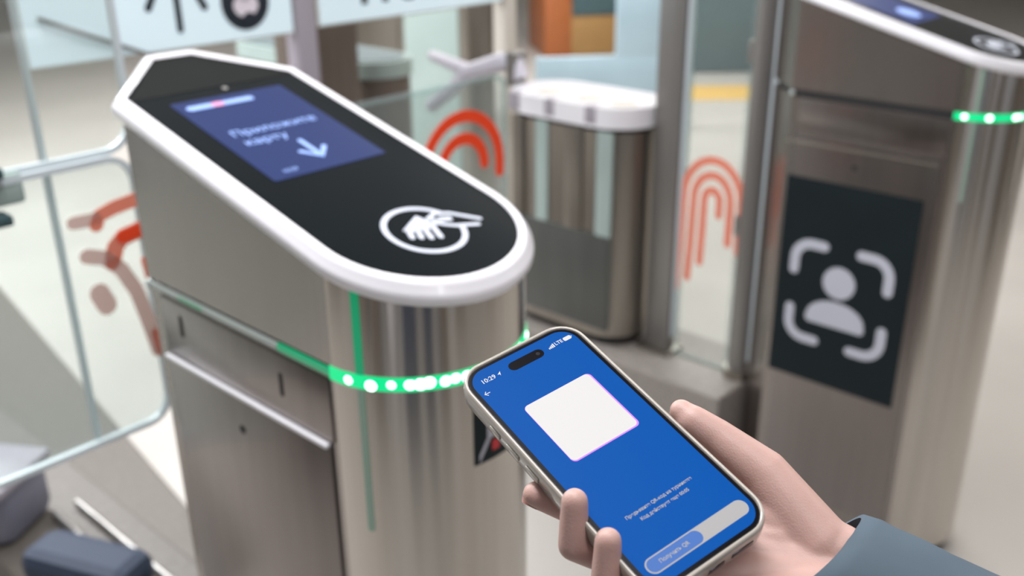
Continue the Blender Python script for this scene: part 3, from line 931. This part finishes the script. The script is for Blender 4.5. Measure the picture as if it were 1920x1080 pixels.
for x in (-0.8, 0.8):
    from_bm('leg', tube_bm([(x, 0, 0.0), (x, 0, 0.75)], 0.022, 10), M['worn_steel'], hb, 40)

# lower left: base plate and equipment on the floor beyond the left gate
F = Vector
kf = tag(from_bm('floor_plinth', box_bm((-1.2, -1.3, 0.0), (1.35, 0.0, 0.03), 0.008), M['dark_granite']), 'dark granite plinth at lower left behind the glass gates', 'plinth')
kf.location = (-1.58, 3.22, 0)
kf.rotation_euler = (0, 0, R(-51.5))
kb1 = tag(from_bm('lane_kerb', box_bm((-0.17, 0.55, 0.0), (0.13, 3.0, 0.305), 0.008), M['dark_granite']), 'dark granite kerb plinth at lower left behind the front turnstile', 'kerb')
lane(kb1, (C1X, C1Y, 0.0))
eq = thing('equipment_box', 'grey lavender hooded box with cream dome at lower left corner', 'box', (-1.17, 1.93, 0.306), R(-10))
box('hood', (-0.25, -0.05, 0.0), (0.02, 0.13, 0.15), M['bluegrey'], eq, 0.03)
box('hood_edge', (-0.25, -0.06, 0.135), (0.03, 0.14, 0.165), M['lavender'], eq, 0.012)
from_bm('dome', sphere_bm((-0.05, -0.095, 0.066), 0.05, 20, 14, (0.9, 0.8, 1.25)), M['cream'], eq, 60)
nb = tag(from_bm('bag', box_bm((-0.14, -0.06, 0.0), (0.14, 0.06, 0.09), 0.03), M['navy']), 'small navy bag lying before the grey hooded box', 'bag')
nb.location = (-0.93, 1.76, 0.306)
nb.rotation_euler = (0, 0, R(-20))
for k, w_ in enumerate((-0.01, 0.05)):
    rl = from_bm('floor_rail', tube_bm([(0, 0, 0.011), (0, 0.75, 0.011)], 0.011, 10), M['grey_post'], None, 40)
    lane(rl, wpt(C1X, C1Y, w_, 0.60, 0.3052))
    tag(rl, ('thin steel rail on the dark kerb at lower left, nearer the navy bag' if k == 0 else 'thin steel rail on the dark kerb, nearer the front turnstile'), 'rail', 'rails on the dark kerb')

# ------------------------------------------------------------------ phone
PR = Matrix(((0.81882753, 0.57381639, -0.01600702), (0.54434326, -0.76731315, 0.33899991), (0.1822413, -0.28629577, -0.94065022)))
ex, ev, en = PR.col[0].copy(), PR.col[1].copy(), -PR.col[2]
PO = Vector((-0.02872141, 0.48230069, 0.26601758 + ZR))
PM = Matrix((ex, -ev, ex.cross(-ev))).transposed().to_4x4()     # local x right, y up the screen, z out of the screen
PM.translation = PO
GW, GH = 0.0735, 0.1608
ph = bpy.data.objects.new('phone', None)
COL.objects.link(ph)
ph.matrix_world = PM
ph.empty_display_size = 0.02
tag(ph, 'smartphone in pale beige case with bright blue payment screen, held in the hand', 'phone')


def rr_loop(g, r, z, n=8):
    return [(x, y, z) for x, y in rrect(-g, -GH - g, GW + g, g, r, n)]


rc = 0.0125
case = loops([rr_loop(-0.0005, rc, -0.0125), rr_loop(0.0020, rc + .0025, -0.0122), rr_loop(0.0031, rc + .0036, -0.0105), rr_loop(0.0034, rc + .0039, -0.006),
              rr_loop(0.0033, rc + .0038, -0.0012), rr_loop(0.0027, rc + .0032, 0.0003), rr_loop(0.0016, rc + .0021, 0.0006), rr_loop(0.0009, rc + .0014, 0.0002),
              rr_loop(0.0008, rc + .0013, -0.0030)])
co = from_bm('case', case, M['case'], ph, 60)
from_bm('frame', loops([rr_loop(0.0006, rc + .0006, -0.0095), rr_loop(0.0006, rc + .0006, -0.0006), rr_loop(0.0002, rc + .0002, -0.0002)]), M['frame'], ph, 40)
from_bm('glass_front', loops([rr_loop(0.0, rc, -0.004), rr_loop(0.0, rc, 0.0)]), M['bezel'], ph)
bz = 0.0017
scr = from_bm('screen', flat([rrect(bz, -GH + bz, GW - bz, -bz, rc - bz, 8)], 0.00008, Matrix.Identity(4)), M['screen'], ph)
# case side buttons on the left, speaker slots on the bottom edge
for y0, y1 in ((-0.043, -0.034), (-0.060, -0.049), (-0.077, -0.066)):
    box('side_button', (-0.0043, y0, -0.0078), (-0.0030, y1, -0.0042), M['case'], co, 0.0006)
box('side_button', (GW + 0.0030, -0.070, -0.0078), (GW + 0.0041, -0.050, -0.0042), M['case'], co, 0.0005)
for x0, x1 in ((0.012, 0.026), (0.031, 0.041), (0.046, 0.060)):
    box('port_slot', (x0, -GH - 0.0037, -0.0080), (x1, -GH - 0.0030, -0.0048), M['frame'], co, 0.0003)


def U(polys, z0, h, m, nm):
    return from_bm(nm, flat(polys, h, Matrix.Translation((0, 0, z0))), M[m], scr)


def ut(nm, s, x, y, size, m='ui_white', align='CENTER', sx=1.0, bold=0.00004):
    return text(nm, s, size, M[m], Matrix.Translation((x, y, 0.00012)), scr, align, 0.00006, sx, bold)


U([stroke([(0.0290, -0.0098), (0.0460, -0.0098)], 0.0064)], 0.00008, 0.00006, 'bezel', 'camera_island')
U([disc(0.0455, -0.0098, 0.0012)], 0.00015, 0.00003, 'frame', 'front_camera')
ut('clock_text', '10:29', 0.0118, -0.0100, 0.0042)
U([[(0.0178, -0.0100), (0.0204, -0.0084), (0.0192, -0.0113), (0.0190, -0.0101)][::-1]], 0.00008, 0.00005, 'ui_white', 'location_arrow')
U([rrect(0.0530 + 0.0011 * k, -0.0110, 0.0538 + 0.0011 * k, -0.0105 + 0.0006 * (k + 1), 0.0002, 2) for k in range(4)], 0.00008, 0.00005, 'ui_white', 'signal_bars')
ut('network_text', 'LTE', 0.0605, -0.0094, 0.0034)
U([rrect(0.0640, -0.0108, 0.0692, -0.0080, 0.0009, 4), rrect(0.0694, -0.0099, 0.0698, -0.0089, 0.0002, 2)], 0.00008, 0.00005, 'ui_white', 'battery_icon')
U([stroke([(0.0040, -0.0180), (0.0072, -0.0180)], 0.00045), stroke([(0.0054, -0.0166), (0.0040, -0.0180), (0.0054, -0.0194)], 0.00045)], 0.00008, 0.00005, 'ui_white', 'back_arrow')
# white card (its code left out) with violet edges
c0, c1, d0, d1 = 0.01547, 0.05909, -0.0808, -0.03718
U([rrect(c0 - 0.0002, d0 - 0.0008, c1 + 0.0009, d1 + 0.0001, 0.0030)], 0.00008, 0.00004, 'ui_violet', 'card_edge')
U([rrect(c0, d0, c1, d1, 0.0028)], 0.00012, 0.00005, 'ui_white', 'white_card')
ut('hint_text', 'Предъявите QR-код на турникете', 0.0364, -0.1222, 0.00262, 'ui_grey')
ut('hint_text', 'Код действует еще 00:05', 0.0364, -0.1266, 0.00262, 'ui_grey')
U([rrect(0.0050, -0.1535, 0.0692, -0.1447, 0.0044, 8)], 0.00008, 0.00004, 'ui_pill', 'button')
U([rrect(0.0058, -0.1528, 0.0392, -0.1454, 0.0037, 8)], 0.00012, 0.00004, 'ui_blue', 'button_fill')
text('button_text', 'Получить QR', 0.0029, M['ui_grey'], Matrix.Translation((0.0220, -0.1492, 0.00018)), scr, 'CENTER', 0.00006, 1.0, 0.00004)

# ------------------------------------------------------------------ hand, forearm and sleeve
def L3(u, v, n):
    return PO + ex * u + ev * v + en * n


def cone(bm, p0, r0, p1, r1, seg=20):
    """capsule-like round cone added to bm"""
    p0, p1 = Vector(p0), Vector(p1)
    d = (p1 - p0)
    q = d.to_track_quat('Z', 'Y').to_matrix().to_4x4()
    Lg = d.length
    rings = []
    m = 6
    for k in range(1, m + 1):
        a = PI / 2 * k / m
        rings.append((r0 * math.sin(a), -r0 * math.cos(a)))
    for k in range(0, m):
        a = PI / 2 * k / m
        rings.append((r1 * math.cos(a), Lg + r1 * math.sin(a)))
    mx = Matrix.Translation(p0) @ q
    V = []
    for rr, zz in rings:
        V.append([bm.verts.new(mx @ Vector((rr * math.cos(2 * PI * k / seg), rr * math.sin(2 * PI * k / seg), zz))) for k in range(seg)])
    for a_, b_ in zip(V[:-1], V[1:]):
        for i in range(seg):
            j = (i + 1) % seg
            bm.faces.new((a_[i], a_[j], b_[j], b_[i]))
    b0 = bm.verts.new(mx @ Vector((0, 0, -r0)))
    t0 = bm.verts.new(mx @ Vector((0, 0, Lg + r1)))
    for i in range(seg):
        j = (i + 1) % seg
        bm.faces.new((V[0][j], V[0][i], b0))
        bm.faces.new((V[-1][i], V[-1][j], t0))


def chain(bm, pts):
    for (p0, r0), (p1, r1) in zip(pts[:-1], pts[1:]):
        cone(bm, L3(*p0), r0, L3(*p1), r1)


WR = (0.116, 0.203, -0.040)
hb_ = bmesh.new()
fingers = {
    'index': [((0.066, 0.115, -0.034), .0100), ((0.028, 0.101, -0.031), .0088), ((0.007, 0.088, -0.0235), .0078), ((-0.0045, 0.0765, -0.0165), .0070)],
    'middle': [((0.053, 0.134, -0.036), .0102), ((0.011, 0.1235, -0.0300), .0090), ((-0.0085, 0.1125, -0.0135), .0078), ((-0.0015, 0.1030, 0.0055), .0068)],
    'ring': [((0.046, 0.153, -0.036), .0100), ((0.009, 0.1480, -0.0310), .0088), ((-0.0095, 0.1385, -0.0140), .0076), ((-0.0020, 0.1290, 0.0050), .0066)],
    'little': [((0.046, 0.172, -0.034), .0092), ((0.014, 0.1710, -0.0300), .0076), ((-0.0065, 0.1630, -0.0170), .0068), ((-0.0080, 0.1530, -0.0010), .0058)],
}
for f in fingers.values():
    chain(hb_, f)
    cone(hb_, L3(*WR) + Vector((0, -0.39, -0.92)) * 0.003, 0.0175, L3(*f[0][0]), f[0][1] + 0.0012)
# thumb with its mound
chain(hb_, [((0.1035, 0.172, -0.036), .0185), ((0.1015, 0.134, -0.0190), .0142), ((0.0930, 0.106, -0.0105), .0106), ((0.0872, 0.0930, -0.0060), .0092), ((0.0860, 0.0850, -0.0040), .0066)])
cone(hb_, L3(0.109, 0.185, -0.039), 0.018, L3(0.094, 0.150, -0.034), 0.0165)
cone(hb_, L3(0.094, 0.145, -0.034), 0.013, L3(0.070, 0.122, -0.038), 0.011)
cone(hb_, L3(0.088, 0.160, -0.036), 0.014, L3(0.062, 0.140, -0.038), 0.011)
# little-finger side of the palm
cone(hb_, L3(0.098, 0.204, -0.038), 0.019, L3(0.062, 0.182, -0.037), 0.0145)
cone(hb_, L3(0.085, 0.185, -0.040), 0.0155, L3(0.058, 0.160, -0.040), 0.013)
# forearm
W0 = L3(*WR)
FA = Vector((0.80, -0.42, -0.30)).normalized()
E1 = W0 + FA * 0.10
E2 = W0 + FA * 0.24
side = FA.cross(en).normalized()
DN = Vector((0, -0.39, -0.92))
for s in (-0.010, 0.010):
    cone(hb_, W0 + side * s + DN * 0.003, 0.0175, E1 + side * s * 1.2 + DN * 0.013, 0.0185)
    cone(hb_, E1 + side * s * 1.2 + DN * 0.013, 0.0185, E2 + side * s + DN * 0.013, 0.024)
hm_ = bpy.data.meshes.new('hand_raw')
hb_.to_mesh(hm_)
hb_.free()
ho = bpy.data.objects.new('hand_raw', hm_)
COL.objects.link(ho)
rm = ho.modifiers.new('r', 'REMESH')
rm.mode = 'VOXEL'
rm.voxel_size = 0.0011
sm = ho.modifiers.new('s', 'SMOOTH')
sm.factor = 0.6
sm.iterations = 14
bpy.context.view_layer.update()
hand_me = bpy.data.meshes.new_from_object(ho.evaluated_get(bpy.context.evaluated_depsgraph_get()))
bpy.data.objects.remove(ho)
hand_me.name = 'hand'
hand_me.materials.clear()
per = link('person', hand_me, M['skin'])
for p in hand_me.polygons:
    p.use_smooth = True
tag(per, 'person\'s right hand and forearm in blue-grey sleeve, gripping the phone', 'person')

# nails
def nail(tip, prev, outw, r):
    tip, prev, outw = L3(*tip), L3(*prev), Vector(outw)
    d = (tip - prev).normalized()
    o_ = (outw - d * outw.dot(d)).normalized()
    s_ = d.cross(o_)
    bm = bmesh.new()
    V = []
    for i in range(7):
        row = []
        for j in range(7):
            u = (i / 6 - 0.5) * 2
            v = j / 6
            a = u * 0.95 * (1.0 - 0.25 * (v < 0.1))
            rad = r * (1.02 - 0.10 * v * v)
            row.append(bm.verts.new(tip + d * (-r * 0.65 + v * r * 1.35) + (o_ * math.cos(a) + s_ * math.sin(a)) * rad))
        V.append(row)
    for i in range(6):
        for j in range(6):
            bm.faces.new((V[i][j], V[i + 1][j], V[i + 1][j + 1], V[i][j + 1]))
    geo = bmesh.ops.solidify(bm, geom=list(bm.faces), thickness=0.0004)
    return from_bm('fingernail', bm, M['nail'], per, 60)


nail((0.0860, 0.0850, -0.0040), (0.0868, 0.0935, -0.0060), ex * 0.45 + en * -0.9, 0.0066)
nail(fingers['index'][3][0], fingers['index'][2][0], -en * 0.9 - ex * 0.3, 0.0070)
#nail(fingers['middle'][3][0], fingers['middle'][2][0], -ex, 0.0068)
#nail(fingers['ring'][3][0], fingers['ring'][2][0], -ex, 0.0066)

# sleeve: folded cloth tube, open cuff
def cloth_tube(name, p0, d, Lg, r0, r1, m, parent, n=72, k_=44):
    d = Vector(d).normalized()
    up = (en - d * en.dot(d)).normalized()
    sd = d.cross(up)
    rings = []
    for i in range(k_ + 1):
        s = i / k_
        for_r = r0 + (r1 - r0) * s ** 0.7
        ring = []
        for j in range(n):
            a = 2 * PI * j / n
            w = 0.0030 * math.sin(3 * a + s * 9) * (0.4 + s) + 0.0026 * math.sin(s * 26 + 1.3 * math.sin(a * 2 + 1)) * (0.25 + 0.75 * s) + 0.0016 * math.sin(5 * a - s * 17)
            if s < 0.04:
                w += 0.0012
            rad = for_r + w
            off = (up * math.cos(a) * rad * 0.80 + sd * math.sin(a) * rad * 1.12)
            tilt = -0.45 * off.dot(Vector((0, -0.39, -0.92))) * (1 - s) ** 2
            ring.append(p0 + d * (s * Lg + tilt) + up * math.cos(a) * rad * 0.80 + sd * math.sin(a) * rad * 1.12)
        rings.append(ring)
    inner = []
    for i in (6, 0):
        inner.append([p0 + d * 0.0 + (v - (p0 + d * (i / k_ * Lg))) * 0.93 + d * (i / k_ * Lg) for v in rings[i]])
    bm = loops(inner + rings, False)
    return from_bm(name, bm, m, parent, 80)


cloth_tube('sleeve', W0 - FA * 0.036 + Vector((0, -0.39, -0.92)) * 0.0115, FA, 0.36, 0.0335, 0.066, M['sleeve'], per)
